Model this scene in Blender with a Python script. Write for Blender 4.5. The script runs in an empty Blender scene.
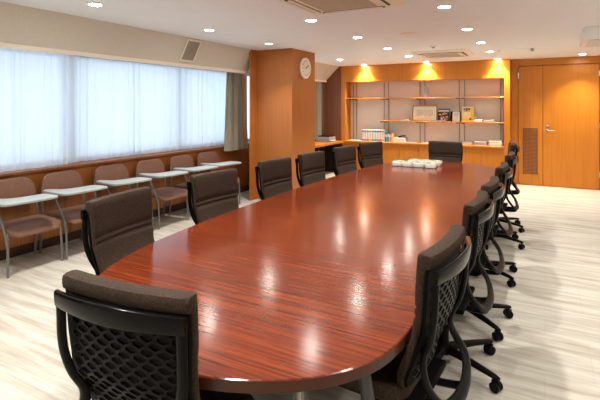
import bpy, bmesh, math, random
from mathutils import Vector, Matrix
random.seed(7)
PI = math.pi
sc = bpy.context.scene
COL = sc.collection

# ------------------------------------------------------------------ camera, world, exposure
F_PX, CAM_H = 451.0, 1.565
YAW = math.atan(245.0 / 451.0)
cam_d = bpy.data.cameras.new('camera')
cam_d.sensor_fit = 'HORIZONTAL'; cam_d.sensor_width = 36.0
cam_d.lens = 36.0 * F_PX / 600.0
cam_d.shift_y = -94.0 / 600.0
cam_d.clip_start = 0.05
cam = bpy.data.objects.new('camera', cam_d); COL.objects.link(cam)
cam.location = (0, 0, CAM_H)
cam.rotation_euler = (PI / 2, 0, YAW)
sc.camera = cam

w = bpy.data.worlds.new('world'); sc.world = w; w.use_nodes = True
bg = w.node_tree.nodes['Background']
bg.inputs[0].default_value = (0.71, 0.85, 1.0, 1)
bg.inputs[1].default_value = 2.1

sc.view_settings.view_transform = 'Standard'
sc.view_settings.look = 'None'
sc.view_settings.exposure = 0.0
sc.view_settings.gamma = 1.0
sc.view_settings.use_curve_mapping = False
sc.cycles.max_bounces = 10
sc.cycles.diffuse_bounces = 6
sc.cycles.sample_clamp_indirect = 6.0
sc.cycles.caustics_reflective = False
sc.cycles.caustics_refractive = False

LAMP_W = 12.5
LAMP_COL = (1.0, 0.965, 0.915)
WARM_COL = (1.0, 0.87, 0.66)

# ------------------------------------------------------------------ helpers
def lin(r, g, b):
    f = lambda c: (c / 12.92) if c <= 0.04045 else ((c + 0.055) / 1.055) ** 2.4
    return (f(r / 255), f(g / 255), f(b / 255), 1)

def tag(o, label=None, cat=None, group=None, kind=None):
    if label: o['label'] = label
    if cat: o['category'] = cat
    if group: o['group'] = group
    if kind: o['kind'] = kind
    return o

def empty(name, loc=(0, 0, 0), rz=0.0):
    o = bpy.data.objects.new(name, None); COL.objects.link(o)
    o.location = loc; o.rotation_euler = (0, 0, rz); o.empty_display_size = 0.1
    return o

def copy_tree(o, parent=None):
    c = o.copy(); COL.objects.link(c)
    c.parent = parent
    for ch in [x for x in COL.objects if x.parent == o]:
        copy_tree(ch, c)
    return c

class MB:
    def __init__(self): self.bm = bmesh.new()
    def box(self, x0, x1, y0, y1, z0, z1):
        vs = [self.bm.verts.new(p) for p in ((x0, y0, z0), (x1, y0, z0), (x1, y1, z0), (x0, y1, z0),
                                             (x0, y0, z1), (x1, y0, z1), (x1, y1, z1), (x0, y1, z1))]
        for f in ((0, 3, 2, 1), (4, 5, 6, 7), (0, 1, 5, 4), (1, 2, 6, 5), (2, 3, 7, 6), (3, 0, 4, 7)):
            self.bm.faces.new([vs[i] for i in f])
        return self
    def prism(self, pts, z0, z1):                # CCW polygon in xy
        a = [self.bm.verts.new((x, y, z0)) for x, y in pts]
        b = [self.bm.verts.new((x, y, z1)) for x, y in pts]
        n = len(pts)
        self.bm.faces.new(a[::-1]); self.bm.faces.new(b)
        for i in range(n):
            self.bm.faces.new((a[i], a[(i + 1) % n], b[(i + 1) % n], b[i]))
        return self
    def extrude_y(self, pts, y0, y1):            # polygon in xz
        a = [self.bm.verts.new((x, y0, z)) for x, z in pts]
        b = [self.bm.verts.new((x, y1, z)) for x, z in pts]
        n = len(pts)
        self.bm.faces.new(a); self.bm.faces.new(b[::-1])
        for i in range(n):
            self.bm.faces.new((a[i], b[i], b[(i + 1) % n], a[(i + 1) % n]))
        return self
    def loops(self, rings, closed=True, cap=True):
        vr = [[self.bm.verts.new(p) for p in r] for r in rings]
        n = len(vr[0])
        for i in range(len(vr) - 1):
            for j in range(n if closed else n - 1):
                k = (j + 1) % n
                self.bm.faces.new((vr[i][j], vr[i][k], vr[i + 1][k], vr[i + 1][j]))
        if cap:
            self.bm.faces.new(vr[0][::-1]); self.bm.faces.new(vr[-1])
        return self
    def tube(self, pts, r, n=10, ry=None, closed=False):
        pts = [Vector(p) for p in pts]; N = len(pts); rings = []
        prev = None
        for i, p in enumerate(pts):
            if closed: t = pts[(i + 1) % N] - pts[i - 1]
            else: t = pts[min(i + 1, N - 1)] - pts[max(i - 1, 0)]
            t.normalize()
            if prev is None:
                u = t.cross(Vector((0, 0, 1)))
                if u.length < 1e-3: u = t.cross(Vector((0, 1, 0)))
            else:
                u = prev - t * prev.dot(t)
            u.normalize(); prev = u
            v = t.cross(u)
            rr = r[i] if isinstance(r, (list, tuple)) else r
            r2 = rr if ry is None else ry
            rings.append([p + u * (rr * math.cos(2 * PI * k / n)) + v * (r2 * math.sin(2 * PI * k / n)) for k in range(n)])
        if closed: rings.append(rings[0])
        return self.loops(rings, True, not closed)
    def lathe(self, prof, c=(0, 0, 0), n=24, axis='z'):
        rings = []
        for r, z in prof:
            ring = []
            for k in range(n):
                a = 2 * PI * k / n
                if axis == 'z': ring.append((c[0] + r * math.cos(a), c[1] + r * math.sin(a), c[2] + z))
                elif axis == 'x': ring.append((c[0] + z, c[1] + r * math.cos(a), c[2] + r * math.sin(a)))
                else: ring.append((c[0] + r * math.sin(a), c[1] + z, c[2] + r * math.cos(a)))
            rings.append(ring)
        return self.loops(rings)
    def grid(self, fn, nu, nv):
        vs = [[self.bm.verts.new(fn(i / nu, j / nv)) for j in range(nv + 1)] for i in range(nu + 1)]
        for i in range(nu):
            for j in range(nv):
                self.bm.faces.new((vs[i][j], vs[i + 1][j], vs[i + 1][j + 1], vs[i][j + 1]))
        return self
    def xf(self, M):
        bmesh.ops.transform(self.bm, matrix=M, verts=self.bm.verts); return self
    def bevel(self, w=0.005, seg=2):
        bmesh.ops.bevel(self.bm, geom=list(self.bm.edges), offset=w, segments=seg, affect='EDGES', profile=0.5)
        return self
    def build(self, name, m, parent=None, loc=(0, 0, 0), rz=0.0, smooth=False, fixn=True):
        if fixn: bmesh.ops.recalc_face_normals(self.bm, faces=self.bm.faces)
        me = bpy.data.meshes.new(name); self.bm.to_mesh(me); self.bm.free()
        if m: me.materials.append(m)
        if smooth:
            for p in me.polygons: p.use_smooth = True
            try: me.set_sharp_from_angle(angle=math.radians(45))
            except Exception: pass
        o = bpy.data.objects.new(name, me); COL.objects.link(o)
        o.location = loc; o.rotation_euler = (0, 0, rz)
        if parent: o.parent = parent
        return o

def catmull(pts, n=6):
    P = [Vector(p) for p in pts]; out = []
    for i in range(len(P) - 1):
        p0 = P[max(i - 1, 0)]; p1 = P[i]; p2 = P[i + 1]; p3 = P[min(i + 2, len(P) - 1)]
        for k in range(n):
            t = k / n
            out.append(0.5 * ((2 * p1) + (p2 - p0) * t + (2 * p0 - 5 * p1 + 4 * p2 - p3) * t * t + (3 * p1 - p0 - 3 * p2 + p3) * t ** 3))
    out.append(P[-1]); return out

def rrect(x0, x1, y0, y1, r, n=5):
    pts = []
    for cx, cy, a0 in ((x1 - r, y0 + r, -PI / 2), (x1 - r, y1 - r, 0), (x0 + r, y1 - r, PI / 2), (x0 + r, y0 + r, PI)):
        for k in range(n + 1):
            a = a0 + PI / 2 * k / n
            pts.append((cx + r * math.cos(a), cy + r * math.sin(a)))
    return pts

# ------------------------------------------------------------------ materials
def pm(name, col, rough=0.5, metal=0.0, spec=0.5, coat=0.0, emit=None, es=1.0):
    m = bpy.data.materials.new(name); m.use_nodes = True
    b = m.node_tree.nodes['Principled BSDF']
    b.inputs['Base Color'].default_value = col
    b.inputs['Roughness'].default_value = rough
    b.inputs['Metallic'].default_value = metal
    b.inputs['Specular IOR Level'].default_value = spec
    b.inputs['Coat Weight'].default_value = coat
    if emit:
        b.inputs['Emission Color'].default_value = emit
        b.inputs['Emission Strength'].default_value = es
    return m

def noise_mix(m, cols, scale, stretch=(1, 1, 1), detail=4, dist=0.0, bump=0.0, rot=(0, 0, 0), pos=None, lo=0.3, hi=0.7):
    nt = m.node_tree; N = nt.nodes; L = nt.links
    b = N['Principled BSDF']
    tc = N.new('ShaderNodeTexCoord'); mp = N.new('ShaderNodeMapping')
    mp.inputs['Scale'].default_value = stretch; mp.inputs['Rotation'].default_value = rot
    L.new(tc.outputs['Object'], mp.inputs['Vector'])
    no = N.new('ShaderNodeTexNoise')
    no.inputs['Scale'].default_value = scale; no.inputs['Detail'].default_value = detail
    no.inputs['Distortion'].default_value = dist
    L.new(mp.outputs[0], no.inputs['Vector'])
    cr = N.new('ShaderNodeValToRGB')
    el = cr.color_ramp.elements
    n = len(cols)
    el[0].position = lo; el[0].color = cols[0]
    el[1].position = hi; el[1].color = cols[-1]
    for i in range(1, n - 1):
        e = el.new(pos[i - 1] if pos else lo + (hi - lo) * i / (n - 1)); e.color = cols[i]
    L.new(no.outputs['Fac'], cr.inputs[0]); L.new(cr.outputs[0], b.inputs['Base Color'])
    if bump:
        bp = N.new('ShaderNodeBump'); bp.inputs['Strength'].default_value = bump; bp.inputs['Distance'].default_value = 0.003
        L.new(no.outputs['Fac'], bp.inputs['Height']); L.new(bp.outputs[0], b.inputs['Normal'])
    return m, no, cr

def veneer(name, a, b_, rough=0.38):
    m = pm(name, a, rough)
    noise_mix(m, [b_, a, a], 1.0, (38, 38, 1.2), detail=5, lo=0.32, hi=0.72)
    return m
M = {}
M['veneer'] = veneer('orange_wood_veneer', (0.52, 0.180, 0.012, 1), (0.465, 0.150, 0.009, 1))
M['veneer_dark'] = veneer('brown_and_shaded_veneer', (0.20, 0.068, 0.022, 1), (0.15, 0.048, 0.015, 1), 0.45)
M['veneer_cool_lit'] = veneer('cool_lit_wood_veneer', (0.42, 0.140, 0.028, 1), (0.37, 0.116, 0.020, 1), 0.42)  # column wood; reddish cast of the cool window light put into the colour
M['wainscot'] = veneer('wainscot_wood', (0.26, 0.082, 0.015, 1), (0.19, 0.055, 0.009, 1), 0.42)  # base colour darkened to carry the shade of the backlit wall
M['baseboard'] = pm('dark_baseboard', (0.05, 0.02, 0.01, 1), 0.5)
M['kneehole'] = pm('dark_brown_laminate', (0.022, 0.010, 0.006, 1), 0.5)
M['ceiling'] = noise_mix(pm('ceiling_paint', (0.8, 0.8, 0.8, 1), 0.9, spec=0.1), [(0.85, 0.87, 0.90, 1), (0.87, 0.89, 0.92, 1)], 3.0)[0]
M['soffit'] = noise_mix(pm('beige_wallcovering', (0.6, 0.5, 0.4, 1), 0.85, spec=0.2), [(0.60, 0.555, 0.49, 1), (0.65, 0.605, 0.54, 1)], 60.0)[0]
M['wallpaint'] = noise_mix(pm('wall_paint', (0.7, 0.66, 0.6, 1), 0.9, spec=0.1), [(0.70, 0.66, 0.60, 1), (0.73, 0.69, 0.63, 1)], 20.0)[0]
M['niche'] = noise_mix(pm('niche_backing', (0.6, 0.5, 0.4, 1), 0.8, spec=0.2), [(0.79, 0.71, 0.62, 1), (0.83, 0.75, 0.66, 1)], 8.0, (1, 1, 14))[0]
M['black'] = pm('black_plastic', (0.006, 0.0055, 0.005, 1), 0.36, spec=0.07)
M['black_gloss'] = pm('glossy_black_plastic', (0.004, 0.0038, 0.0035, 1), 0.14, spec=0.10)
M['black_matte'] = pm('matte_black_plastic', (0.004, 0.0037, 0.0034, 1), 0.6, spec=0.06)
M['fabric'] = noise_mix(pm('brown_chair_fabric', (0.06, 0.04, 0.03, 1), 0.85, spec=0.25),
                        [(0.021, 0.0115, 0.0065, 1), (0.056, 0.035, 0.0225, 1)], 130.0, detail=3, bump=0.4)[0]
M['brown_seat'] = noise_mix(pm('brown_seat_vinyl', (0.2, 0.1, 0.06, 1), 0.55), [(0.15, 0.068, 0.043, 1), (0.19, 0.09, 0.058, 1)], 40.0)[0]
M['greymetal'] = pm('grey_painted_steel', (0.16, 0.16, 0.145, 1), 0.4, 0.3)
M['tablet'] = pm('pale_laminate', (0.40, 0.46, 0.45, 1), 0.3)
M['tablet_edge'] = pm('grey_edge_band', (0.30, 0.31, 0.30, 1), 0.5)
M['greysteel'] = pm('dark_grey_steel', (0.05, 0.05, 0.05, 1), 0.4, 0.2)
M['chrome'] = pm('brushed_steel', (0.75, 0.74, 0.70, 1), 0.25, 1.0)
M['rod'] = pm('grey_shelf_rod', (0.22, 0.21, 0.22, 1), 0.35, 0.6)
M['white'] = pm('white_paper', (0.68, 0.67, 0.65, 1), 0.7)
M['packet'] = pm('packet_wrap', (0.55, 0.56, 0.54, 1), 0.35)
M['white_gloss'] = pm('white_plastic', (0.88, 0.88, 0.88, 1), 0.35)
M['cream'] = pm('cream_plastic', (0.86, 0.79, 0.68, 1), 0.45)
M['grille'] = pm('tan_grille', (0.58, 0.51, 0.39, 1), 0.6)
M['dark_slot'] = pm('dark_slot', (0.03, 0.028, 0.025, 1), 0.5)
M['ventgrey'] = pm('grey_vent', (0.36, 0.33, 0.27, 1), 0.6)
M['gold'] = pm('gold_frame', (0.33, 0.185, 0.035, 1), 0.35, 0.2)
M['lampglow'] = pm('lamp_diffuser', (1, 1, 1, 1), 0.5, emit=(1, 0.95, 0.86, 1), es=150.0)
M['alu'] = pm('window_aluminium', (0.45, 0.47, 0.50, 1), 0.35, 0.7)
M['grey_device'] = pm('grey_device_plastic', (0.28, 0.27, 0.25, 1), 0.45)
M['tabletop_edge'] = pm('dark_wood_edge', (0.07, 0.022, 0.009, 1), 0.35, spec=0.3)

def flat(name, r, g, b, rough=0.6): return pm(name, lin(r, g, b), rough)

# table veneer: red-brown with dark streaks, grain across the table (x)
def table_mat():
    m = pm('mahogany_table_veneer', (0.3, 0.08, 0.03, 1), 0.165, spec=0.42)
    nt = m.node_tree; N = nt.nodes; L = nt.links; b = N['Principled BSDF']
    tc = N.new('ShaderNodeTexCoord'); mp = N.new('ShaderNodeMapping')
    mp.inputs['Scale'].default_value = (1.0, 42.0, 1)
    L.new(tc.outputs['Object'], mp.inputs[0])
    n1 = N.new('ShaderNodeTexNoise'); n1.inputs['Scale'].default_value = 1.6; n1.inputs['Detail'].default_value = 7; n1.inputs['Roughness'].default_value = 0.65; n1.inputs['Distortion'].default_value = 0.6
    L.new(mp.outputs[0], n1.inputs['Vector'])
    cr = N.new('ShaderNodeValToRGB'); e = cr.color_ramp.elements
    e[0].position = 0.30; e[0].color = (0.055, 0.009, 0.004, 1)
    e[1].position = 0.76; e[1].color = (0.26, 0.048, 0.010, 1)
    x = e.new(0.47); x.color = (0.115, 0.019, 0.006, 1)
    x = e.new(0.58); x.color = (0.165, 0.029, 0.0075, 1)
    L.new(n1.outputs['Fac'], cr.inputs[0])
    mp2 = N.new('ShaderNodeMapping'); mp2.inputs['Scale'].default_value = (2.6, 50.0, 1)
    L.new(tc.outputs['Object'], mp2.inputs[0])
    n2 = N.new('ShaderNodeTexNoise'); n2.inputs['Scale'].default_value = 1.5; n2.inputs['Detail'].default_value = 3
    L.new(mp2.outputs[0], n2.inputs['Vector'])
    cr2 = N.new('ShaderNodeValToRGB'); e = cr2.color_ramp.elements
    e[0].position = 0.30; e[0].color = (0.58, 0.54, 0.54, 1); e[1].position = 0.42; e[1].color = (1, 1, 1, 1)
    L.new(n2.outputs['Fac'], cr2.inputs[0])
    mx = N.new('ShaderNodeMix'); mx.data_type = 'RGBA'; mx.blend_type = 'MULTIPLY'; mx.inputs[0].default_value = 1
    L.new(cr.outputs[0], mx.inputs[6]); L.new(cr2.outputs[0], mx.inputs[7])
    L.new(mx.outputs[2], b.inputs['Base Color'])
    return m
M['table'] = table_mat()

# striped carpet: streaks along x, faint tile tints
def floor_mat():
    m = pm('striped_beige_carpet', (0.6, 0.55, 0.45, 1), 0.9, spec=0.15)
    nt = m.node_tree; N = nt.nodes; L = nt.links; b = N['Principled BSDF']
    tc = N.new('ShaderNodeTexCoord')
    def streak(sx, sy, c0, c1, p0, p1):
        mp = N.new('ShaderNodeMapping'); mp.inputs['Scale'].default_value = (sx, sy, 1)
        L.new(tc.outputs['Object'], mp.inputs[0])
        n = N.new('ShaderNodeTexNoise'); n.inputs['Scale'].default_value = 1; n.inputs['Detail'].default_value = 4; n.inputs['Roughness'].default_value = 0.6
        L.new(mp.outputs[0], n.inputs['Vector'])
        cr = N.new('ShaderNodeValToRGB'); e = cr.color_ramp.elements
        e[0].position = p0; e[0].color = c0; e[1].position = p1; e[1].color = c1
        L.new(n.outputs['Fac'], cr.inputs[0]); return cr
    a = streak(1.1, 15, (0.335, 0.300, 0.240, 1), (0.485, 0.462, 0.408, 1), 0.32, 0.60)
    c = streak(4, 75, (0.88, 0.865, 0.84, 1), (1, 1, 1, 1), 0.35, 0.6)
    mp = N.new('ShaderNodeMapping'); mp.inputs['Scale'].default_value = (2, 2, 1)
    L.new(tc.outputs['Object'], mp.inputs[0])
    ch = N.new('ShaderNodeTexBrick'); ch.offset = 0.5; ch.inputs['Scale'].default_value = 1
    ch.inputs['Color1'].default_value = (1, 1, 1, 1); ch.inputs['Color2'].default_value = (0.965, 0.96, 0.95, 1)
    ch.inputs['Mortar'].default_value = (0.9, 0.89, 0.87, 1); ch.inputs['Mortar Size'].default_value = 0.004
    ch.inputs['Brick Width'].default_value = 1; ch.inputs['Row Height'].default_value = 1
    L.new(mp.outputs[0], ch.inputs['Vector'])
    out = a.outputs[0]
    for o2 in (c.outputs[0], ch.outputs['Color']):
        mx = N.new('ShaderNodeMix'); mx.data_type = 'RGBA'; mx.blend_type = 'MULTIPLY'; mx.inputs[0].default_value = 1
        L.new(out, mx.inputs[6]); L.new(o2, mx.inputs[7]); out = mx.outputs[2]
    L.new(out, b.inputs['Base Color'])
    return m
M['floor'] = floor_mat()

def sheer_mat():
    m = bpy.data.materials.new('sheer_voile'); m.use_nodes = True
    nt = m.node_tree; N = nt.nodes; L = nt.links
    N.remove(N['Principled BSDF']); out = N['Material Output']
    d = N.new('ShaderNodeBsdfDiffuse'); d.inputs[0].default_value = (0.86, 0.89, 0.93, 1)
    t = N.new('ShaderNodeBsdfTranslucent'); t.inputs[0].default_value = (0.88, 0.91, 0.95, 1)
    tr = N.new('ShaderNodeBsdfTransparent')
    m1 = N.new('ShaderNodeMixShader'); m1.inputs[0].default_value = 0.62
    L.new(d.outputs[0], m1.inputs[1]); L.new(t.outputs[0], m1.inputs[2])
    tc = N.new('ShaderNodeTexCoord'); mp = N.new('ShaderNodeMapping'); mp.inputs['Scale'].default_value = (1, 60, 60)
    L.new(tc.outputs['Object'], mp.inputs[0])
    no = N.new('ShaderNodeTexNoise'); no.inputs['Scale'].default_value = 4
    L.new(mp.outputs[0], no.inputs['Vector'])
    mr = N.new('ShaderNodeMapRange'); mr.inputs[3].default_value = 0.12; mr.inputs[4].default_value = 0.20
    L.new(no.outputs['Fac'], mr.inputs[0])
    m2 = N.new('ShaderNodeMixShader')
    L.new(mr.outputs[0], m2.inputs[0])
    L.new(m1.outputs[0], m2.inputs[1]); L.new(tr.outputs[0], m2.inputs[2])
    L.new(m2.outputs[0], out.inputs[0]); return m
M['sheer'] = sheer_mat()
def glass_mat():
    m = bpy.data.materials.new('window_glass'); m.use_nodes = True
    nt = m.node_tree; N = nt.nodes; L = nt.links
    N.remove(N['Principled BSDF']); out = N['Material Output']
    tr = N.new('ShaderNodeBsdfTransparent'); tr.inputs[0].default_value = (0.93, 0.96, 0.98, 1)
    g = N.new('ShaderNodeBsdfGlossy'); g.inputs['Roughness'].default_value = 0.02
    mx = N.new('ShaderNodeMixShader'); mx.inputs[0].default_value = 0.06
    L.new(tr.outputs[0], mx.inputs[1]); L.new(g.outputs[0], mx.inputs[2])
    L.new(mx.outputs[0], out.inputs[0]); return m
M['glass'] = glass_mat()
M['drape'] = noise_mix(pm('beige_drape', (0.4, 0.35, 0.27, 1), 0.9, spec=0.1), [(0.40, 0.355, 0.275, 1), (0.47, 0.42, 0.33, 1)], 20.0, (1, 1, 6))[0]

_nt = M['drape'].node_tree
_tl = _nt.nodes.new('ShaderNodeBsdfTranslucent'); _tl.inputs[0].default_value = (0.40, 0.34, 0.25, 1)
_mx = _nt.nodes.new('ShaderNodeMixShader'); _mx.inputs[0].default_value = 0.10
_nt.links.new(_nt.nodes['Principled BSDF'].outputs[0], _mx.inputs[1]); _nt.links.new(_tl.outputs[0], _mx.inputs[2])
_nt.links.new(_mx.outputs[0], _nt.nodes['Material Output'].inputs[0])

# ------------------------------------------------------------------ the room
XL, XR, YB, YF, H = -4.85, 1.75, -2.2, 10.0, 2.5
def S(name, mb, m, parent=None, **k):
    o = mb.build(name, m, parent, **k)
    if not parent: o['kind'] = 'structure'
    return o
S('floor', MB().box(-5.2, XR + .1, YB - .1, 10.3, -0.1, 0), M['floor'])
S('ceiling', MB().box(-5.2, XR + .1, YB - .1, 10.3, H, H + .1), M['ceiling'])
S('wall_right', MB().box(XR, XR + .1, YB, 10.0, 0, H), M['wallpaint'])
S('wall_back', MB().box(-5.1, XR, YB - .1, YB, 0, H), M['wallpaint'])
wf = MB().box(-0.605, XR, YF, 10.25, 2.365, H).box(-0.605, -0.475, YF, 10.25, 0, 2.365).box(0.895, XR, YF, 10.25, 0, 2.365)
wf.box(-0.475, 0.895, 10.07, 10.25, 0, 2.365)
wf.box(-5.1, -0.605, 10.15, 10.25, 0, H)
S('wall_far', wf, M['veneer'])
S('wall_far_recess', MB().box(-5.1, -4.225, 9.8, 10.15, 0, H), M['veneer_dark'])  # same wood as the far wall, its lack of light painted as darker veneer
# window wall: wainscot below, beam above, piers at the ends and behind the column
wl = MB().box(-5.15, XL, YB, 9.8, 0.10, 0.845)
S('wall_left', wl, M['wainscot'])
S('wall_left_upper', MB().box(-5.15, -4.98, YB, 9.8, 2.25, H).box(-5.15, -4.98, YB, -1.9, .875, 2.25), M['wallpaint'])
S('baseboard_left', MB().box(-5.15, XL + .012, YB, 9.8, 0, 0.10), M['baseboard'])
S('trim_1', MB().box(-5.15, XL + .02, YB, 9.8, 0.845, 0.875).bevel(.004, 1), M['wainscot'])
# sloping soffit with its lip
sof = MB().extrude_y([(-4.27, 2.4995), (-4.445, 2.172), (-4.445, 2.155), (-5.0, 2.172), (-5.15, 2.25), (-5.15, 2.4995)][::-1], YB, 6.34)
sof.extrude_y([(-4.27, 2.4995), (-4.60, 2.185), (-4.60, 2.172), (-5.0, 2.172), (-5.15, 2.25), (-5.15, 2.4995)][::-1], 7.16, 9.8)
S('ceiling_soffit', sof, M['soffit'])
S('trim_2', MB().box(-4.47, -4.44, YB, 6.34, 2.112, 2.155).box(-4.64, -4.595, 7.16, 9.8, 2.133, 2.172), M['cream'])
S('wall_column', MB().box(-4.27, -3.59, 6.34, 7.16, 0, H).box(-4.30, -4.27, 6.16, 7.16, 0, H), M['veneer_cool_lit'])

def window(name, y0, y1, n):
    z0, z1 = 0.875, 2.2
    fr = MB()
    xo, xi = -5.145, -5.10
    fr.box(xo, xi, y0, y1, z0, z0 + .05); fr.box(xo, xi, y0, y1, z1 - .05, z1)
    for i in range(n + 1):
        y = y0 + (y1 - y0) * i / n
        a, b = max(y0, y - .03), min(y1, y + .03)
        fr.box(xo, xi, a, b, z0 + .05, z1 - .05)
    f = S(name, fr, M['alu'])
    for i in range(n):
        a = y0 + (y1 - y0) * i / n + .03; b = y0 + (y1 - y0) * (i + 1) / n - .03
        MB().box(-5.125, -5.119, a, b, z0 + .05, z1 - .05).build('pane', M['glass'], f)
window('window_1', -1.9, 7.2, 5)
window('window_2', 7.2, 9.8, 2)

# double wooden door in the far wall
door = S('door_1', MB().box(-0.475, 0.895, 10.052, 10.07, 0, 2.365), M['veneer'])
def leaf(x0, x1):
    return MB().box(x0, x1, 10.012, 10.052, 0.008, 2.352).bevel(.002, 1).build('door_leaf', M['veneer'], door)
lf = leaf(-0.465, -0.042); rf = leaf(-0.032, 0.885)
vt = MB()
for k in range(34):
    z = 0.225 + k * 0.0268
    vt.box(-0.372, -0.142, 10.006, 10.013, z, z + .015)
vt.box(-0.385, -0.372, 10.004, 10.013, .21, 1.13).box(-0.142, -0.129, 10.004, 10.013, .21, 1.13)
vt.build('louvre_vent', M['veneer_dark'], lf)
hd = MB().lathe([(0.0, 0), (.026, 0), (.026, -.012), (.0, -.012)], (0.045, 10.012, 1.095), 20, 'y')
hd.tube([(0.045, 10.0, 1.095), (0.045, 9.955, 1.095), (0.055, 9.945, 1.095), (0.16, 9.945, 1.09)], .010)
hd.build('lever_handle', M['chrome'], rf, smooth=True)
MB().lathe([(0.0, 0), (.024, 0), (.024, -.014), (.0, -.014)], (0.045, 10.012, 1.185), 20, 'y').build('lock', M['chrome'], rf, smooth=True)
for x, z in ((-.470, 2.17), (.890, 1.21), (.890, .29), (.890, 2.17)):
    MB().box(x - .012, x + .012, 10.000, 10.013, z - .055, z + .055).build('hinge', M['chrome'], lf if x < 0 else rf)

# ------------------------------------------------------------------ built-in display cabinet on the far wall
cb = empty('display_cabinet', (-2.4, 9.95, 0))
tag(cb, 'built-in orange wood display unit with deep header and open niche on the far wall', 'cabinet')
def cpart(name, x0, x1, y0, y1, z0, z1, m, parent=cb, bev=0):
    mb = MB().box(x0 + 2.4, x1 + 2.4, y0 - 9.95, y1 - 9.95, z0, z1)
    if bev: mb.bevel(bev, 1)
    return mb.build(name, m, parent)
cpart('side_panel', -4.22, -4.11, 9.8, 10.149, 0, 2.499, M['veneer'])
cpart('side_panel', -0.715, -0.606, 9.8, 10.149, 0, 2.499, M['veneer'])
cpart('header_panel', -4.11, -0.715, 9.8, 10.149, 2.125, 2.499, M['veneer'])
cpart('back_panel', -4.11, -0.715, 10.12, 10.149, 0.762, 2.125, M['niche'])
cpart('shelf', -4.11, -0.715, 9.83, 10.12, 1.728, 1.752, M['veneer'], bev=.002)
cpart('shelf', -3.27, -0.715, 9.83, 10.12, 1.213, 1.237, M['veneer'], bev=.002)
for xr in (-4.03, -3.95, -3.27, -3.165, -2.445, -2.34, -1.61, -1.505, -0.80, -0.745):
    rod = MB().tube([(xr + 2.4, 10.105 - 9.95, 0.762), (xr + 2.4, 10.105 - 9.95, 2.124)], .0065, 8).build('rod', M['rod'], cb, smooth=True)
    for z in ((1.728, 1.213) if xr > -3.4 else (1.728,)):
        MB().box(xr + 2.4 - .022, xr + 2.4 + .022, -.11, .15, z - .016, z - .001).build('bracket', M['dark_slot'], rod)
wt = MB().box(-1.70, 1.70, -.2, .22, 0, .03).bevel(.003, 1).build('worktop', M['veneer'], None, (-2.4125, 9.90, .731))
wt.scale = (0.998, 1, 1)
tag(wt, 'long orange wood worktop under the open shelves, carrying the binders', 'worktop')
cw = 3.394 / 4
pos_txt = ['leftmost, below the white binders', 'second from the left, below the papers', 'third from the left, behind the far black chair', 'rightmost, below the stacked magazines']
for i in range(4):
    x0 = -4.1095 + i * cw
    c = empty('base_cabinet', (x0 + cw / 2, 9.97, 0))
    tag(c, 'low two-door orange wood cabinet, ' + pos_txt[i], 'cabinet', 'low cabinets under the display shelves')
    MB().box(-cw / 2 + .001, cw / 2 - .001, -.13, .145, .07, .73).build('body', M['veneer_dark'], c)
    MB().box(-cw / 2 + .001, cw / 2 - .001, -.11, .145, 0, .07).build('plinth', M['baseboard'], c)
    for s in (0, 1):
        a = -cw / 2 + s * cw / 2
        MB().box(a + .0025, a + cw / 2 - .0025, -.152, -.131, .075, .722).bevel(.001, 1).build('door', M['veneer'], c)

# ------------------------------------------------------------------ window-side counter past the column
ct = empty('counter_desk', (-4.38, 8.4, 0))
tag(ct, 'wood-edged counter along the window wall between the column and the far wall', 'counter')
MB().box(-.28, .22, -1.2, 1.39, .70, .75).bevel(.003, 1).build('countertop', M['veneer'], ct)
for y in (-1.19, .1, 1.355):
    MB().box(-.26, .20, y, y + .03, 0, .70).build('support_panel', M['kneehole'], ct)
MB().box(-.26, -.24, -1.16, 1.355, .05, .70).build('modesty_panel', M['kneehole'], ct)
dv = empty('printer', (-4.44, 9.42, .75))
tag(dv, 'small grey desktop printer on the window-side counter by the drape', 'printer')
MB().box(-.17, .17, -.18, .18, 0, .11).bevel(.012, 2).build('body', M['grey_device'], dv)
MB().box(-.13, .15, -.15, .12, .11, .135).bevel(.006, 1).build('lid', M['black_matte'], dv)
MB().box(.17, .20, -.13, .13, .02, .032).build('paper_tray', M['white_gloss'], dv)

# ------------------------------------------------------------------ curtains
def curtain(name, m, x, y0, y1, z0, z1, amp, wl, label, cat, group, seed, gather=0.0, flare=0.0, fold=0.0):
    rnd = random.Random(seed)
    ph = [rnd.uniform(0, 6.28) for _ in range(6)]
    n = max(60, int((y1 - y0) / wl * 14))
    yc = (y0 + y1) / 2
    def fn(u, v):
        yy = (u - .5) * (y1 - y0)
        k = 2 * PI * yy / wl
        w_ = math.sin(k + 1.1 * math.sin(k * .23 + ph[0]) + .9 * math.sin(k * .41 + ph[1]))
        w2 = .35 * math.sin(2 * k * .77 + ph[2] + v * .5)
        a = amp * (0.75 + 0.35 * math.sin(k * .17 + ph[3]))
        s = 1 + flare * (1 - v)
        lean = .012 * math.sin(k * .31 + ph[4]) * (1 - v)
        lean += fold * math.sin(2 * (k + 1.1 * math.sin(k * .23 + ph[0]) + .9 * math.sin(k * .41 + ph[1])) + .6) * (.55 + .45 * math.sin(k * .13 + ph[5]))
        return (a * (w_ + w2) * (0.8 + .25 * (1 - v)), yy * s + lean, z0 + v * (z1 - z0))
    o = MB().grid(fn, n, 14).build(name, m, None, (x, yc, 0), smooth=True, fixn=False)
    tag(o, label, cat, group); return o
curtain('sheer_curtain', M['sheer'], -4.925, -1.7, 3.42, .885, 2.165, .026, .150, 'white sheer curtain at the left edge of the photo, beside the gathered overlap', 'curtain', 'sheer window curtains', 1, fold=.016)
curtain('sheer_curtain', M['sheer'], -5.0, 3.28, 6.80, .885, 2.165, .024, .145, 'white sheer curtain hanging between the gathered overlap and the beige drape', 'curtain', 'sheer window curtains', 2, fold=.016)
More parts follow.
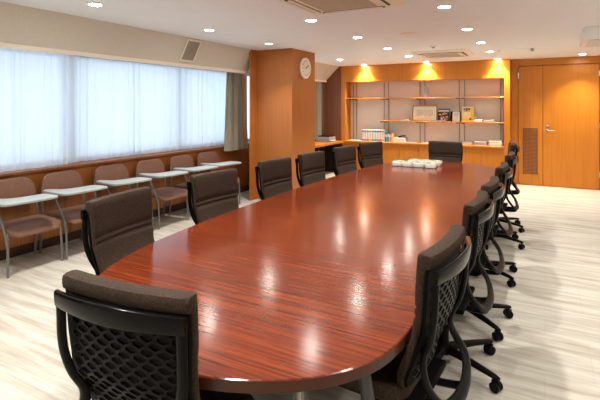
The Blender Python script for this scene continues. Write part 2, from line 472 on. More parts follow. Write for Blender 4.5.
curtain('drape', M['drape'], -4.755, 6.16, 6.66, .795, 2.165, .045, .115, 'beige pleated drape hanging at the window just before the wood column', 'curtain', 'beige drapes', 3, flare=.32, fold=.026)
curtain('drape', M['drape'], -4.715, 9.17, 9.76, .79, 2.165, .03, .10, 'beige pleated drape past the column, hanging behind the printer', 'curtain', 'beige drapes', 4, fold=.024)

# vent on the soffit
sv = empty('soffit_vent', (-4.352, 4.80, 2.342)); tag(sv, 'slanted grey louvred vent with cream frame in the soffit above the window', 'vent')
vx = Matrix.Rotation(-math.atan2(.328, .175), 4, 'Y')     # local x runs up the slope
fr = MB().box(-.165, .165, -.14, -.118, -.004, .010).box(-.165, .165, .118, .14, -.004, .010).box(-.165, -.143, -.118, .118, -.004, .010).box(.143, .165, -.118, .118, -.004, .010)
gm = Matrix.Rotation(PI, 4, 'X')
def vxf(mb):
    # local +z must face down into the room
    return mb.xf(Matrix.Translation((.006, 0, -.006)) @ vx @ gm)
vxf(fr).build('frame', M['cream'], sv)
sl = MB().box(-.143, .143, -.118, .118, -.004, .0)
for k in range(13):
    x = -.137 + k * .0215
    sl.box(x, x + .011, -.118, .118, 0, .008)
vxf(sl).build('louvre', M['ventgrey'], sv)

# ------------------------------------------------------------------ wall clock on the column
ck = empty('wall_clock', (-3.5895, 6.76, 2.203)); tag(ck, 'round white-rimmed wall clock on the wood column', 'clock')
MB().lathe([(0, 0), (.168, 0), (.178, .012), (.178, .032), (.168, .042), (.155, .040), (.150, .030), (0, .030)], (0, 0, 0), 40, 'x').build('case', M['white_gloss'], ck, smooth=True)
MB().lathe([(0, .030), (.150, .030), (.150, .032), (0, .032)], (0, 0, 0), 40, 'x').build('dial', flat('clock_dial', 232, 222, 205), ck)
def hand(ang, ln, wd, name, dx):
    mb = MB().box(dx, dx + .0025, -wd, wd, -.02, ln)
    # viewed from +x the viewer's right is +y
    mb.xf(Matrix.Rotation(-math.radians(ang), 4, 'X')); mb.build(name, M['black_matte'], ck)
hand(58, .085, .0055, 'hour_hand', .0335); hand(62, .115, .0035, 'minute_hand', .037)
def text_mesh(s, size, name, m, parent, mat4, ext=.0008):
    cu = bpy.data.curves.new('t', 'FONT'); cu.body = s; cu.size = size; cu.align_x = 'CENTER'; cu.align_y = 'CENTER'; cu.extrude = ext
    to = bpy.data.objects.new('t', cu); COL.objects.link(to)
    bpy.context.view_layer.update()
    me = bpy.data.meshes.new_from_object(to.evaluated_get(bpy.context.evaluated_depsgraph_get()))
    bpy.data.objects.remove(to); me.transform(mat4)
    return me
face_x = Matrix(((0, 0, 1, 0), (1, 0, 0, 0), (0, 1, 0, 0), (0, 0, 0, 1)))    # text plane -> facing +x
nb = bmesh.new()
for h in range(1, 13):
    a = math.radians(30 * h)
    me = text_mesh(str(h), .036, '', None, None, Matrix.Translation((.0328, .122 * math.sin(a), .122 * math.cos(a))) @ face_x)
    nb.from_mesh(me); bpy.data.meshes.remove(me)
me = bpy.data.meshes.new('numerals'); nb.to_mesh(me); nb.free(); me.materials.append(flat('clock_ink', 90, 78, 66))
no_ = bpy.data.objects.new('numerals', me); COL.objects.link(no_); no_.parent = ck

# ------------------------------------------------------------------ ceiling fittings
ORD = ['first', 'second', 'third', 'fourth', 'fifth', 'sixth', 'seventh', 'eighth']
def downlight(x, y, label, watts, col, group, spread=98, tilt=0.0):
    e = empty('downlight', (x, y, 2.5)); tag(e, label, 'ceiling light', group)
    MB().lathe([(.054, 0.0), (.068, -.0005), (.070, -.004), (.066, -.008), (.056, -.007), (.052, 0)], n=28).build('trim_ring', M['white_gloss'], e, smooth=True)
    MB().lathe([(.0, -.001), (.052, -.001), (.052, -.0035), (0, -.0035)], n=28).build('diffuser', M['lampglow'], e)
    ld = bpy.data.lights.new('downlight_bulb', 'AREA'); ld.shape = 'DISK'; ld.size = .055; ld.energy = watts; ld.color = col
    ld.spread = math.radians(spread)
    lo = bpy.data.objects.new('downlight_bulb', ld); COL.objects.link(lo); lo.parent = e; lo.location = (0, 0, -.0095)
    lo.rotation_euler = (tilt, 0, 0)
cols = {-3.63: 'nearest the windows', -2.24: 'above the left half of the table', -0.83: 'above the right half of the table'}
vis = {-3.63: {2.74: 'nearest to us', 4.34: 'before the vent end', 5.71: 'just before the wood column', 8.36: 'beyond the wood column'},
       -2.24: {4.38: 'nearest to us', 5.76: 'second from us', 7.10: 'third from us', 8.38: 'fourth from us'},
       -0.83: {4.37: 'nearest to us', 5.78: 'second from us', 7.10: 'third from us', 8.36: 'fourth from us'}}
for x in cols:
    ys = [-1.35, 0.0, 1.37, 2.74] if x != -3.63 else [-1.35, 0.0, 1.37]
    for y in ys:
        n = ['unseen behind the camera', 'unseen above the camera', 'unseen above the near table end', 'unseen above the near chairs'][[-1.35, 0.0, 1.37, 2.74].index(y)]
        downlight(x, y, 'recessed downlight %s, row %s' % (n, cols[x]), LAMP_W, LAMP_COL, 'recessed ceiling downlights')
    for y, n in vis[x].items():
        downlight(x, y, 'recessed downlight %s, row %s' % (n, cols[x]), LAMP_W, LAMP_COL, 'recessed ceiling downlights')
for x, n in ((-3.62, 'left'), (-2.22, 'middle'), (-0.82, 'right')):
    downlight(x, 9.69, '%s of the three warm downlights washing the wood header of the display unit' % n, 23.0, WARM_COL, 'downlights washing the header', 92)
downlight(0.59, 9.55, 'warm recessed downlight in front of the far wood door', 20.0, WARM_COL, None, 95)
for y, n in ((1.4, 'nearest'), (2.8, 'second'), (4.2, 'third'), (5.6, 'fourth'), (7.0, 'fifth'), (8.3, 'furthest')):  # unseen row added to brighten the floor on the right
    downlight(0.98, y, 'added fill downlight unseen near the right wall, %s from the camera' % n, LAMP_W * 1.1, LAMP_COL, 'recessed ceiling downlights')

def cassette(x, y, label):
    e = empty('ceiling_air_conditioner', (x, y, 2.5)); tag(e, label, 'air conditioner', 'ceiling air conditioners')
    P_ = MB()
    s, i = .475, .40
    P_.loops([[(px, py, 0) for px, py in rrect(-s, s, -s, s, .05)],
              [(px, py, -.012) for px, py in rrect(-s, s, -s, s, .05)],
              [(px, py, -.034) for px, py in rrect(-.40, .40, -.40, .40, .05)]])
    P_.build('panel', M['cream'], e, smooth=True)
    g = MB().box(-.26, .26, -.26, .26, -.040, -.034)
    for k in range(22):
        a = -.25 + k * .0232
        g.box(a, a + .011, -.25, .25, -.045, -.040)
    g.build('grille', M['grille'], e)
    for k in range(4):
        R = Matrix.Rotation(k * PI / 2, 4, 'Z')
        sl_ = MB().prism(rrect(-.31, .31, -.378, -.305, .03), -.0365, -.0335).xf(R).build('air_slot', M['dark_slot'], e)
        MB().prism(rrect(-.29, .29, -.352, -.312, .015), -.045, -.037).bevel(.002, 1).xf(R).build('flap', M['cream'], sl_)
cassette(-1.58, 3.61, 'square ceiling air conditioner with tan grille nearest us, at the top of the photo')
cassette(-1.58, 8.22, 'square ceiling air conditioner further away, just before the display unit')
sp = MB().lathe([(0, 0), (.10, 0), (.105, -.008), (.10, -.016), (0, -.018)], n=28).build('ceiling_speaker', M['cream'], None, (-1.55, 5.78, 2.5), smooth=True)
tag(sp, 'flat round beige disc on the ceiling between the two air conditioners', 'speaker')
sd = empty('smoke_detector', (-1.53, 7.17, 2.5)); tag(sd, 'small round smoke detector on the ceiling near the far air conditioner', 'smoke detector')
MB().lathe([(0, 0), (.055, 0), (.055, -.012), (.035, -.02), (0, -.02)], n=24).build('base', M['cream'], sd, smooth=True)
MB().lathe([(0, -.02), (.022, -.02), (.018, -.034), (0, -.036)], n=20).build('sensor', flat('sensor_red', 190, 120, 95), sd, smooth=True)
ha = empty('ceiling_hatch', (-.43, 8.29, 2.5)); tag(ha, 'thin rectangular access hatch in the ceiling with two small latch tabs', 'hatch')
MB().box(-.25, .25, -.17, .17, -.004, 0).build('panel', M['ceiling'], ha)
MB().box(-.275, -.225, -.09, .17, -.03, -.004).build('latch', M['cream'], ha)
MB().box(.225, .27, -.13, .13, -.03, -.004).build('latch', M['ventgrey'], ha)
pb = empty('ceiling_box', (.80, 6.72, 2.5)); tag(pb, 'white boxed unit hanging from the ceiling at the right edge', 'ceiling box')
MB().box(-.39, .39, -.43, .43, -.145, 0).bevel(.008, 2).build('housing', M['white_gloss'], pb)
MB().box(-.33, .33, -.37, .37, -.152, -.145).build('cover', M['white'], pb)

# ------------------------------------------------------------------ conference table
TX, TZ = -1.32, 0.71
RIGHT = [(-1.2, 1.045), (-.96, 1.104), (-.78, 1.177), (-.626, 1.285), (-.51, 1.443), (-.462, 1.63), (-.452, 1.87), (-.448, 2.3), (-.434, 3.2), (-.430, 4.2), (-.433, 5.2), (-.447, 5.9),
         (-.475, 6.4), (-.57, 6.75), (-.78, 7.0), (-1.05, 7.1), (-1.33, 7.13)]
LEFT = [(-1.7, 7.05), (-1.95, 6.83), (-2.09, 6.55), (-2.18, 6.1), (-2.235, 5.4), (-2.265, 4.6), (-2.27, 3.8), (-2.25, 3.0), (-2.205, 2.4), (-2.15, 1.97), (-2.04, 1.62), (-1.9, 1.41), (-1.7, 1.22), (-1.45, 1.095)]
OUT = [(p.x - TX, p.y - 4.07) for p in catmull([(x, y, 0) for x, y in [LEFT[-1]] + RIGHT + LEFT + RIGHT[:2]], 5)][5:-5]
OUT = OUT[:-1]
def outline(off=0.0):
    n = len(OUT); res = []
    for k in range(n):
        a, b = Vector(OUT[k - 1]), Vector(OUT[(k + 1) % n])
        t = (b - a).normalized()
        res.append((OUT[k][0] - t.y * off, OUT[k][1] + t.x * off))
    return res
def edge_x(y, side):
    xs = [p[0] + TX for p in OUT if abs(p[1] + 4.07 - y) < .25 and (p[0] > 0) == (side > 0)]
    return max(xs) if side > 0 else min(xs)
tb = empty('conference_table', (TX, 4.07, 0)); tag(tb, 'long oval red-brown wood conference table with glossy top', 'table')
top = MB().loops([[(x, y, TZ - .004) for x, y in outline(0)], [(x, y, TZ) for x, y in outline(.004)]])
top.box(0, 0.0001, 0, 0.0001, TZ - .003, TZ - .002)
top.build('tabletop', M['table'], tb)
MB().loops([[(x, y, TZ - .05) for x, y in outline(.012)], [(x, y, TZ - .042) for x, y in outline(.0)], [(x, y, TZ - .004) for x, y in outline(0)]]).build('table_edge', M['tabletop_edge'], tb)
for y in (-2.27, -.75, .75, 2.27):
    for x in (-.25, .34):
        lg = MB().tube([(x, y, .02), (x, y, TZ - .05)], .036, 20).build('leg', M['chrome'], tb, smooth=True)
        MB().lathe([(0, 0), (.05, 0), (.05, .015), (.037, .022), (0, .022)], (x, y, 0), 20).build('foot', M['black'], lg, smooth=True)
for sx, ry in ((.755, -2.57), (-.40, -2.66), (.34, 2.72), (-.34, 2.72)):
    MB().tube([(sx, ry, TZ - .05), (sx + (.09 if sx > .7 else 0), ry + .04, .004)], .024, 14).build('splayed_leg', M['greysteel'], tb, smooth=True)
MB().box(-.20, .22, -2.2, 2.2, TZ - .16, TZ - .052).build('cable_tray', M['black_matte'], tb)
for y in (-1.55, 0, 1.55):
    MB().box(-.20, .22, y - .02, y + .02, .06, TZ - .16).build('support_panel', M['veneer_dark'], tb)

# ------------------------------------------------------------------ office chairs
def interp(tab, z):
    for (a, b), (c, d) in zip(tab, tab[1:]):
        if z <= c:
            t = (z - a) / (c - a); t = max(0, min(1, t)); t = t * t * (3 - 2 * t) * .5 + t * .5
            return b + (d - b) * t
    return tab[-1][1]
BACK = [(.40, -.095), (.50, -.108), (.60, -.147), (.70, -.188), (.85, -.201), (1.01, -.212)]
def yb(z): return interp(BACK, z)
def SF(x, z, t): return (x, yb(z) + .38 * x * x + t, z)
def hw_(z): return interp([(.40, .175), (.50, .215), (.66, .236), (.85, .248), (1.02, .250)], z)

def make_chair():
    root = empty('office_chair')
    prof = [(.0, .455), (.014, .448), (.028, .47), (.034, .52), (.036, .58), (.036, .68), (.036, .735), (.033, .755), (.025, .765), (.034, .777), (.035, .788), (.025, .799), (.034, .812),
            (.036, .84), (.036, .90), (.036, .965), (.035, .988), (.029, .998), (.014, 1.001), (-.010, 1.000), (-.024, .996), (-.029, .986), (-.030, .970), (-.028, .956), (-.022, .949), (-.016, .955),
            (-.006, .955), (-.004, .90), (-.004, .75), (-.004, .60), (-.004, .50)]
    xs = [-1, -.985, -.95, -.88, -.7, -.45, -.2, 0, .2, .45, .7, .88, .95, .985, 1]
    sc_ = {1: .45, .985: .75, .95: .93, .88: 1}
    rings = []
    for u in xs:
        f = sc_.get(abs(u), 1)
        ring = []
        for t, z in prof:
            tt = .012 + (t - .012) * f if z < .95 or t > 0 else t * (1 if f == 1 else (f * .5 + .5))
            zz = z
            if z > .94: zz = z - (1 - f) * .008
            if z < .5: zz = z + (1 - f) * .02
            ring.append(SF(u * hw_(z), zz, tt))
        rings.append(ring)
    MB().loops(rings).build('back_pad', M['fabric'], root, smooth=True)
    # black shell behind the pad
    def plate(t, hwid, z0, z1):
        return lambda u, v: SF((u * 2 - 1) * hw_(z0 + v * (z1 - z0)) * hwid, z0 + v * (z1 - z0), t)
    sh = MB(); nu, nv = 10, 14
    f1, f2 = plate(-.0045, .985, .47, .945), plate(-.016, .985, .47, .945)
    a = [[f1(i / nu, j / nv) for j in range(nv + 1)] for i in range(nu + 1)]
    b = [[f2(i / nu, j / nv) for j in range(nv + 1)] for i in range(nu + 1)]
    rings = []
    for i in range(nu + 1):
        rings.append(a[i] + b[i][::-1])
    sh.loops(rings)
    shell = sh.build('back_shell', M['black_matte'], root, smooth=True)
    # wavy hexagonal lattice standing proud of the shell
    lt = MB(); bm = lt.bm
    W, Hh = .058, .030
    row = 0; z = .485
    while z < .90:
        x = -.30 + (row % 2) * W / 2
        while x < .30:
            if abs(x) + W * .5 < hw_(z) * .93:
                hexo = [(x + W * .5, z + Hh * .18), (x, z + Hh * .60), (x - W * .5, z + Hh * .18), (x - W * .5, z - Hh * .18), (x, z - Hh * .60), (x + W * .5, z - Hh * .18)]
                o1 = [bm.verts.new(SF(px, pz, -.021)) for px, pz in hexo]
                i1 = [bm.verts.new(SF(x + (px - x) * .74, z + (pz - z) * .74, -.021)) for px, pz in hexo]
                i0 = [bm.verts.new(SF(x + (px - x) * .70, z + (pz - z) * .70, -.0162)) for px, pz in hexo]
                for k in range(6):
                    q = (k + 1) % 6
                    bm.faces.new((o1[k], o1[q], i1[q], i1[k])); bm.faces.new((i1[k], i1[q], i0[q], i0[k]))
            x += W
        row += 1; z += Hh * .78
    lt.build('lattice', M['black'], shell)
    # frame: arched top rail, S-shaped side bars, lower U
    rail = MB(); rings = []
    for k in range(15):
        u = -1 + 2 * k / 14
        x = u * .254
        bow = -.044 - .016 * (1 - u * u)
        zc = .925 + .004 * (1 - u * u)
        hz = .034 - .006 * abs(u)
        th = .011
        ring = []
        for q in range(12):
            an = 2 * PI * q / 12
            ca, sa = math.cos(an), math.sin(an)
            ring.append(SF(x, zc + hz * (abs(sa) ** .6) * (1 if sa > 0 else -1), bow + th * (abs(ca) ** .6) * (1 if ca > 0 else -1)))
        rings.append(ring)
    rail.loops(rings)
    frame = rail.build('back_frame', M['black_gloss'], root, smooth=True)
    for s in (-1, 1):
        x0 = .238
        pth = [SF(s * x0, .925, -.040), SF(s * x0, .87, -.042), SF(s * x0, .80, -.044), SF(s * x0 * .98, .74, -.042), SF(s * x0 * .91, .675, -.036), SF(s * x0 * .83, .61, -.034),
               SF(s * x0 * .84, .555, -.052), SF(s * x0 * .90, .505, -.095), SF(s * x0 * .86, .455, -.135), SF(s * x0 * .66, .418, -.155), SF(s * x0 * .32, .405, -.163), SF(0, .402, -.165)]
        MB().tube(catmull(pth, 5), [.018 + .007 * min(1, max(0, (k - 20) / 15)) for k in range(56)], 10, ry=.012).build('side_bar', M['black'], frame, smooth=True)
        MB().tube(catmull([SF(s * .10, .408, -.16), (s * .085, -.24, .375), (s * .07, -.12, .365), (s * .06, 0, .37)], 5), .016, 8).build('back_strut', M['black'], frame, smooth=True)
    # seat cushion
    rings = []
    for z, e in ((.400, -.04), (.402, -.015), (.415, .0), (.440, .004), (.455, -.004), (.463, -.02), (.466, -.05), (.466, -.09), (.466, -.13), (.466, -.17), (.466, -.21)):
        ring = []
        for px, py in rrect(-.24 - e, .24 + e, -.10 - e, .27 + e, max(.008, .09 + e * .4), 6):
            dip = -.030 * max(0, (py - .12) / .15) ** 2 + .25 * px * px * (1 if z > .43 else 0)
            ring.append((px, py, z + dip))
        rings.append(ring)
    MB().loops(rings).build('seat', M['fabric'], root, smooth=True)
    MB().box(-.20, .20, -.15, .22, .372, .399).bevel(.01, 2).build('seat_pan', M['black_matte'], root)
    MB().box(-.085, .085, -.12, .12, .318, .371).bevel(.015, 2).build('mechanism', M['black_matte'], root)
    MB().lathe([(0, .118), (.030, .118), (.030, .23), (.017, .232), (.017, .318), (0, .318)], n=18).build('gas_lift', M['black'], root, smooth=True)
    MB().lathe([(0, .072), (.045, .072), (.050, .085), (.046, .115), (.032, .122), (0, .122)], n=20).build('base_hub', M['black'], root, smooth=True)
    for k in range(5):
        an = PI / 2 + k * 2 * PI / 5
        R = Matrix.Rotation(an, 4, 'Z')
        rings = []
        for d, zc, wy, hz in ((.030, .098, .024, .022), (.10, .098, .022, .019), (.22, .090, .018, .015), (.33, .080, .015, .012), (.358, .076, .010, .008)):
            rings.append([(d, wy * c, zc + hz * s_) for c, s_ in ((-1, -.8), (-.6, -1), (.6, -1), (1, -.8), (.9, .6), (.5, 1), (-.5, 1), (-.9, .6))])
        lg = MB().loops(rings).xf(R).build('base_leg', M['black'], root, smooth=True)
        ca = MB()
        for s in (-1, 1):
            ca.lathe([(0, s * .006), (.024, s * .006), (.028, s * .010), (.028, s * .024), (.022, s * .028), (0, s * .028)], (.338, 0, .0285), 18, 'y')
        ca.tube([(.34, 0, .028), (.34, 0, .074)], .009, 8)
        ca.prism([(.313, -.005), (.363, -.005), (.363, .005), (.313, .005)], .022, .058)
        ca.xf(R).build('caster', M['black'], lg, smooth=True)
    return root

proto = make_chair()
CG = 'office chairs around the conference table'
chairs = [(-1.17, 1.165, math.radians(6), 0, 'brown padded office chair at the near table end, its black lattice back towards us', None)]
Lsay = ['nearest us', 'second from us', 'third from us, before the column', 'fourth from us, beside the column', 'fifth from us', 'sixth from us, furthest along']
for i, y in enumerate((1.88, 2.87, 3.83, 4.60, 5.50, 6.27)):
    chairs.append((edge_x(y, -1) + .150 + (-.008, -.070, -.067, -.057, -.060, -.045)[i], y, -PI / 2 + math.radians((9, -4.5, -5, -5, -8, -18)[i]), 0, 'brown office chair on the window side of the table, ' + Lsay[i], None))
Rsay = ['nearest us', 'second from us', 'third from us', 'fourth from us', 'fifth from us', 'furthest along']
for i, (y, dz) in enumerate(((1.90, 0), (2.83, 0), (3.50, 0), (4.50, 0), (5.62, .0), (6.36, .06))):
    chairs.append((-.403 - .138 + (-.007, .0, .010, .008, .006, -.016)[i], y, PI / 2 + math.radians((-4, -1.5, -1.5, -1, -1, 6)[i]), dz, 'brown office chair with black frame on the right side of the table, ' + Rsay[i], None))
chairs.append((-1.36, 7.025, PI, 0, 'dark office chair at the far table end, facing us', None))
for i, (x, y, rz, dz, lab, g) in enumerate(chairs):
    o = proto if i == 0 else copy_tree(proto)
    o.location = (x, y, 0); o.rotation_euler = (0, 0, rz); tag(o, lab, 'chair', CG)
    turn = (0, 0, 0, 0, 0, 0, 0, 4, 12, -4, 2, 13, 3, 0)[i]
    for ch in [c for c in COL.objects if c.parent == o and c.name.startswith('base_leg')]:
        ch.rotation_euler = (0, 0, math.radians(turn))
    dz = dz + (.030 if i == 1 else .015 if i < 13 else 0)
    if dz:
        for ch in [c for c in COL.objects if c.parent == o]:
            if ch.name.split('.')[0] in ('back_pad', 'back_shell', 'back_frame', 'seat', 'seat_pan', 'mechanism'): ch.location.z += dz

# ------------------------------------------------------------------ tablet-arm chairs along the windows
def make_tablet_chair():
    root = empty('tablet_arm_chair')
    # back: rounded-corner plastic panel, slightly dished
    def bp_(px, pz, t): return (px, -.235 + t + .35 * px * px - (pz - .60) * .16, pz)
    pts = rrect(-.245, .245, .555, .83, .13, 8)
    rg = []
    for t, e in ((-.010, -.006), (-.012, -.002), (.0, 0), (.010, -.004), (.014, -.014)):
        rg.append([bp_(x * (1 + e / .25), .69 + (z - .69) * (1 + e / .13), t) for x, z in pts])
    MB().loops(rg).build('backrest', M['brown_seat'], root, smooth=True)
    # seat
    rings = []
    for z, e in ((.395, -.02), (.400, -.004), (.418, 0), (.432, -.006), (.438, -.03), (.438, -.07), (.438, -.11), (.438, -.15), (.438, -.19), (.438, -.215)):
        ring = []
        for px, py in rrect(-.255 - e, .255 + e, -.19 - e, .25 + e, max(.004, .08 + e * .35), 6):
            ring.append((px, py, z - .055 * max(0, (py - .10) / .15) ** 2 + .05 * px * px))
        rings.append(ring)
    MB().loops(rings).build('seat', M['brown_seat'], root, smooth=True)
    for s in (-1, 1):
        MB().tube(catmull([(s * .262, .195, 0), (s * .258, .185, .25), (s * .250, .165, .375), (s * .225, .08, .388), (s * .18, 0, .390)], 4), .0115, 10).build('leg', M['greymetal'], root, smooth=True)
        MB().tube(catmull([(s * .25, -.245, 0), (s * .25, -.215, .25), (s * .25, -.205, .40), (s * .248, -.215, .55), (s * .236, -.235, .70)], 4), .0115, 10).build('leg', M['greymetal'], root, smooth=True)
    MB().tube([(-.20, 0, .382), (.20, 0, .382)], .010, 8).build('cross_bar', M['greymetal'], root, smooth=True)
    # tablet on its bent arm at the sitter's right
    pts = [(.255, -.12), (.31, -.11), (.335, -.02), (.345, .12), (.345, .24), (.31, .295), (.15, .32), (-.09, .335), (-.135, .315), (-.15, .26), (-.145, .13), (-.11, .095), (.08, .07), (.18, .03), (.225, -.06)]
    sm = [(p.x, p.y) for p in catmull([(x, y, 0) for x, y in pts + pts[:1]], 3)][:-1]
    tp = MB().loops([[(x, y, .672) for x, y in sm], [(x, y, .688) for x, y in sm], [(x * .99 + .001, y * .985 + .001, .691) for x, y in sm]]).build('writing_tablet', M['tablet'], root)
    MB().loops([[(x * 1.004, y * 1.006, .670) for x, y in sm], [(x * 1.006, y * 1.008, .680) for x, y in sm], [(x * 1.004, y * 1.006, .688) for x, y in sm]]).build('edge_band', M['tablet_edge'], tp)
    MB().tube(catmull([(.262, .185, .28), (.272, .165, .40), (.285, .10, .55), (.27, .04, .645), (.20, .06, .664), (.05, .15, .664)], 5), .0115, 10).build('tablet_arm', M['greymetal'], root, smooth=True)
    return root
tproto = make_tablet_chair()
tsay = ['first from the left, cut by the photo edge', 'second from the left', 'third from the left', 'fourth from the left', 'fifth from the left', 'sixth from the left, nearest the beige drape']
for i, y in enumerate((2.60, 3.16, 3.80, 4.43, 5.04, 5.62)):
    o = tproto if i == 0 else copy_tree(tproto)
    o.location = (-4.49, y, 0); o.rotation_euler = (0, 0, -PI / 2 + math.radians((0, 2, -1, 0, 1, -2)[i]))
    tag(o, 'brown tablet-arm chair by the window wall, ' + tsay[i], 'chair', 'tablet-arm chairs along the windows')

# ------------------------------------------------------------------ booklet packets on the table
def packet(x, y, rz, lab):
    e = empty('booklet_packet', (x, y, TZ + .0005), rz); tag(e, lab, 'packet', 'white packets on the table')
    rings = []
    for z, k in ((0, -.006), (.006, 0), (.054, 0), (.061, -.006), (.063, -.016)):
        rings.append([(px, py, z) for px, py in rrect(-.072 - k, .072 + k, -.11 - k, .11 + k, .018, 3)])
    MB().loops(rings).build('wrapper', M['packet'], e, smooth=True)
    cv = MB().box(-.066, .066, -.10, .10, .063, .0642).build('cover', flat('packet_grey', 120, 118, 104), e)
    MB().box(-.005, .045, -.02, .045, .0642, .0650).build('sticker', flat('packet_yellow', 225, 200, 90), cv)
fx = ['leftmost', 'second from the left', 'third from the left', 'rightmost']
for i in range(4):
    packet(-1.86 + i * .158, 6.38 + (.02, 0, .01, 0)[i], math.radians((6, 2, -3, 4)[i]), 'white wrapped booklet packet on the table, %s of the front row' % fx[i])
for i in range(3):
    packet(-1.70 + i * .160, 6.66, math.radians((4, -2, 3)[i]), 'white wrapped booklet packet on the table, %s of the back row before the far chair' % ('left', 'middle', 'right')[i])

# ------------------------------------------------------------------ things on the shelves and worktop
WZ, S2, S1 = .7612, 1.2372, 1.7522
bcol = [('purple', 150, 105, 190), ('pink', 225, 85, 130), ('teal green', 30, 165, 120), ('orange', 240, 130, 35), ('light blue', 60, 165, 220), ('sky blue', 50, 150, 215), ('deep blue', 40, 135, 205), ('red', 225, 45, 50), ('lime green', 130, 205, 40)]
x = -3.72
for i, (nm, r, g, b) in enumerate(bcol):
    wd = .058
    e = empty('binder', (x + wd / 2, 9.93, WZ))
    tag(e, 'white ring binder with %s bands on its spine, in the row on the worktop' % nm, 'binder', 'colour-banded binders on the worktop')
    MB().box(-wd / 2 + .001, wd / 2 - .001, -.10, .12, 0, .26).bevel(.003, 1).build('cover', M['white'], e)
    mcol = flat('binder_' + nm.replace(' ', '_'), r, g, b)
    for z0, z1 in ((.205, .25), (.01, .05)):
        MB().box(-wd / 2 + .002, wd / 2 - .002, -.1015, -.0995, z0, z1).build('spine_band', mcol, e)
    tk = MB()
    for k in range(6):
        tk.box(-.007, .007, -.1012, -.0995, .075 + k * .019, .083 + k * .019)
    tk.build('spine_title', flat('binder_ink', 120, 118, 118), e)
    x += wd + .002
def book(x, w_, h, d, col, label, cat='book', z=WZ, y=9.92, name='book', group=None, pages=True):
    e = empty(name, (x, y, z)); tag(e, label, cat, group)
    mb = MB().box(-w_ / 2, -w_ / 2 + .003, -d / 2, d / 2, 0, h).box(w_ / 2 - .003, w_ / 2, -d / 2, d / 2, 0, h).box(-w_ / 2 + .003, w_ / 2 - .003, -d / 2, -d / 2 + .003, 0, h)
    mb.build('cover', flat(label.split()[0] + '_cover', *col), e)
    MB().box(-w_ / 2 + .003, w_ / 2 - .003, -d / 2 + .003, d / 2 - .005, .004, h - .004).build('pages', M['white'], e)
    MB().box(-w_ / 2 + .006, w_ / 2 - .006, -d / 2 - .001, -d / 2, h * .55, h * .85).build('spine_label', M['white'], e)
x += .004
for w_, h, col, nm in ((.03, .20, (60, 80, 140), 'navy'), (.03, .19, (70, 150, 150), 'teal'), (.034, .20, (40, 120, 185), 'blue'), (.03, .185, (235, 150, 50), 'orange'), (.026, .195, (110, 90, 150), 'violet'), (.034, .20, (240, 190, 60), 'yellow')):
    book(x + w_ / 2, w_, h, .15, col, '%s-spined book right of the colour-banded binders' % nm, group='small books beside the binders')
    x += w_ + .002
bx = empty('document_box', (-2.845, 9.92, WZ)); tag(bx, 'low white document box right of the small books on the worktop', 'box')
MB().box(-.125, .125, -.10, .12, 0, .085).bevel(.004, 1).build('body', M['white'], bx)
MB().box(-.127, .127, -.102, .122, .085, .098).bevel(.003, 1).build('lid', M['white_gloss'], bx)
st = empty('stapler', (-2.80, 9.90, WZ + .0985)); tag(st, 'black stapler lying on the white document box', 'stapler')
MB().box(-.08, .08, -.02, .02, 0, .012).bevel(.003, 1).build('base', M['black_matte'], st)
MB().tube(catmull([(-.075, 0, .02), (0, 0, .036), (.08, 0, .046)], 4), .014, 8).build('arm', M['black'], st, smooth=True)

def paper_stack(name, x, w_, d, h, z, label, n=5, col=None, y=9.93, cat='papers', group=None, seed=0):
    rnd = random.Random(seed); o = MB(); zz = 0
    for k in range(n):
        dx, dy = rnd.uniform(-.008, .008), rnd.uniform(-.006, .006)
        o.box(-w_ / 2 + dx, w_ / 2 + dx, -d / 2 + dy, d / 2 + dy, zz, zz + h / n - .0008); zz += h / n
    o = o.build(name, col or M['white'], None, (x, y, z))
    if n > 2 and col is None:
        o.data.materials.append(grey_p)
        for p in o.data.polygons: p.material_index = (p.index // 6) % 2
    tag(o, label, cat, group); return o
cream_p = flat('cream_paper', 235, 228, 215); grey_p = flat('grey_magazine', 140, 136, 134)
paper_stack('paper_sheet', -3.92, .28, .18, .006, WZ, 'flat white papers at the left end of the worktop', 2, seed=1)
paper_stack('paper_sheet', -2.60, .26, .18, .012, WZ, 'flat white papers on the worktop right of the document box', 2, seed=2)
paper_stack('leaflet', -2.415, .07, .16, .010, WZ, 'small red leaflet lying on the worktop between white papers', 1, flat('red_leaflet', 215, 90, 70), cat='leaflet', seed=3)
paper_stack('paper_sheet', -2.25, .20, .18, .012, WZ, 'flat white papers on the worktop just left of the far chair', 2, seed=4)
paper_stack('magazine_stack', -1.77, .30, .20, .040, WZ, 'low stack of white magazines on the worktop behind the far chair', 4, seed=5, cat='magazines')
paper_stack('magazine_stack', -1.42, .22, .20, .060, WZ, 'stack of white magazines right of the far chair, leftmost of three', 6, seed=6, cat='magazines')
paper_stack('magazine_stack', -1.155, .235, .20, .075, WZ, 'stack of white magazines on the worktop, middle of three', 7, seed=7, cat='magazines')
paper_stack('magazine_stack', -.875, .235, .20, .10, WZ, 'tallest stack of white magazines at the right end of the worktop', 9, cream_p, seed=8, cat='magazines')
paper_stack('leaflet', -2.71, .15, .12, .03, S2, 'small white leaflets on the shelf left of the framed certificate', 3, seed=9, cat='leaflet')
paper_stack('booklet_stack', -2.0, .30, .07, .022, S2, 'thin grey booklets lying in front of the dark picture book', 2, grey_p, y=9.868, cat='booklets', seed=10)
paper_stack('booklet_stack', -1.00, .20, .16, .045, S2, 'low pile of white booklets at the right end of the middle shelf', 3, seed=11, cat='booklets')
oc = empty('open_carton', (-1.21, 9.92, S2)); tag(oc, 'small white open carton right of the yellow book on the shelf', 'carton')
MB().box(-.075, .075, -.06, .06, 0, .055).bevel(.003, 1).build('body', M['white'], oc)
MB().extrude_y([(-.075, .055), (-.07, .055), (-.03, .10), (-.034, .102)], -.06, .06).build('flap', M['white'], oc)

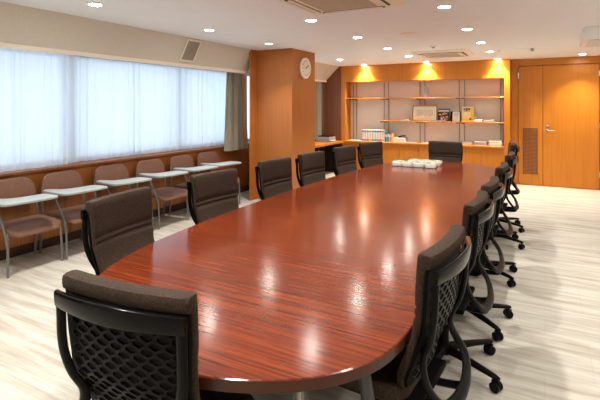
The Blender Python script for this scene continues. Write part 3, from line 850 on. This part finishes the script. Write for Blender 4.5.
def leaning(name, x, z, w_, h, th, y, label, cat, parts, tilt=10, body=None):
    """a flat upright thing leaning back; parts(e) adds children in local xz, front at y=-th/2"""
    e = empty(name, (x, y, z)); e.rotation_euler = (-math.radians(tilt), 0, 0); tag(e, label, cat)
    if body: MB().box(-w_ / 2, w_ / 2, -th / 2, th / 2, 0, h).build('cover', body, e)
    parts(e, -th / 2); return e
def strips(e, y, name, m, rects):
    mb = MB()
    for x0, x1, z0, z1 in rects: mb.box(x0, x1, y - .0012, y, z0, z1)
    return mb.build(name, m, e)
def cert(e, y):
    w_, h = .27, .345
    MB().box(-w_, w_, -.012, .012, 0, .025).box(-w_, w_, -.012, .012, h - .025, h).box(-w_, -w_ + .025, -.012, .012, .025, h - .025).box(w_ - .025, w_, -.012, .012, .025, h - .025).build('frame', M['gold'], e)
    doc = MB().box(-w_ + .025, w_ - .025, -.004, .004, .025, h - .025).build('certificate', flat('certificate_paper', 240, 226, 205), e)
    a, b, c, d = -.215, .215, .055, .29
    strips(doc, -.004, 'border', flat('certificate_border', 190, 150, 110), [(a, b, c, c + .006), (a, b, d - .006, d), (a, a + .006, c, d), (b - .006, b, c, d)])
    rnd = random.Random(5); rc = []
    for k in range(16):
        xx = .17 - k * .0225
        z = .262 - rnd.uniform(0, .02); end = rnd.uniform(.085, .14)
        while z > end:
            hh = rnd.uniform(.006, .011); rc.append((xx - .006, xx + .006, z - hh, z)); z -= hh + .004
    strips(doc, -.004, 'writing', flat('certificate_ink', 150, 130, 115), rc)
leaning('framed_certificate', -2.31, S2, .54, .345, .024, 9.93, 'gold-framed certificate with columns of writing on the middle shelf', 'frame', cert, 9)
def dark(e, y):
    rnd = random.Random(3)
    cols_ = [flat('photo_red', 190, 70, 50), flat('photo_pink', 220, 150, 130), flat('photo_cream', 225, 210, 190), flat('photo_yellow', 210, 175, 60), flat('photo_grey', 120, 110, 110)]
    strips(e, y, 'title_panel', flat('photo_title', 205, 195, 190), [(-.11, .11, .205, .245)])
    for k in range(18):
        a, b = rnd.uniform(-.11, .075), rnd.uniform(.015, .165)
        strips(e, y - .0004 * (k % 5), 'cover_picture', cols_[k % 5], [(a, a + rnd.uniform(.025, .04), b, b + rnd.uniform(.018, .035))])
leaning('picture_book', -1.905, S2, .245, .27, .02, 9.94, 'dark picture book with colourful cover standing right of the certificate', 'book', dark, 8, flat('dark_cover', 45, 38, 40))
def blk(e, y):
    strips(e, y, 'white_page', M['white'], [(-.062, .085, .004, .205)])
    strips(e, y - .0012, 'writing', flat('page_ink', 175, 165, 158), [(-.03, .055, .16, .168), (-.03, .06, .14, .146), (-.03, .05, .12, .126)])
leaning('brochure', -1.66, S2, .205, .212, .02, 9.94, 'black-backed brochure with white front page between two upright books', 'brochure', blk, 8, M['black_matte'])
def yel(e, y):
    strips(e, y, 'yellow_panel', flat('book_yellow', 235, 200, 60), [(.055, .114, .01, .30), (-.114, .055, .01, .06)])
    strips(e, y - .0012, 'title', flat('book_ink', 110, 95, 75), [(-.085, -.05, .235, .28), (-.045, .0, .225, .285), (.005, .05, .235, .285), (-.085, .05, .21, .217)])
    strips(e, y - .0012, 'badge', flat('book_teal', 70, 130, 140), [(.03, .075, .03, .075)])
leaning('yellow_book', -1.418, S2, .232, .31, .024, 9.94, 'tall cream and yellow book standing on the middle shelf', 'book', yel, 8, flat('book_cream', 235, 215, 160))
tr = empty('glass_plaque', (-2.27, 9.92, S1)); tag(tr, 'small bluish leaf-shaped glass plaque alone on the top shelf', 'trophy')
MB().extrude_y([(-.03, .03), (.035, .0), (.04, .035)][::-1], -.02, .02).build('stand', M['rod'], tr)
pl = MB().extrude_y([(-.035, .035), (.02, .02), (.065, .09), (.058, .17), (.0, .25), (-.045, .285), (-.055, .20), (-.05, .10)][::-1], -.008, .008)
pl.build('plaque', pm('bluish_glass', (0.27, 0.30, 0.38, 1), 0.2, spec=0.5), tr)
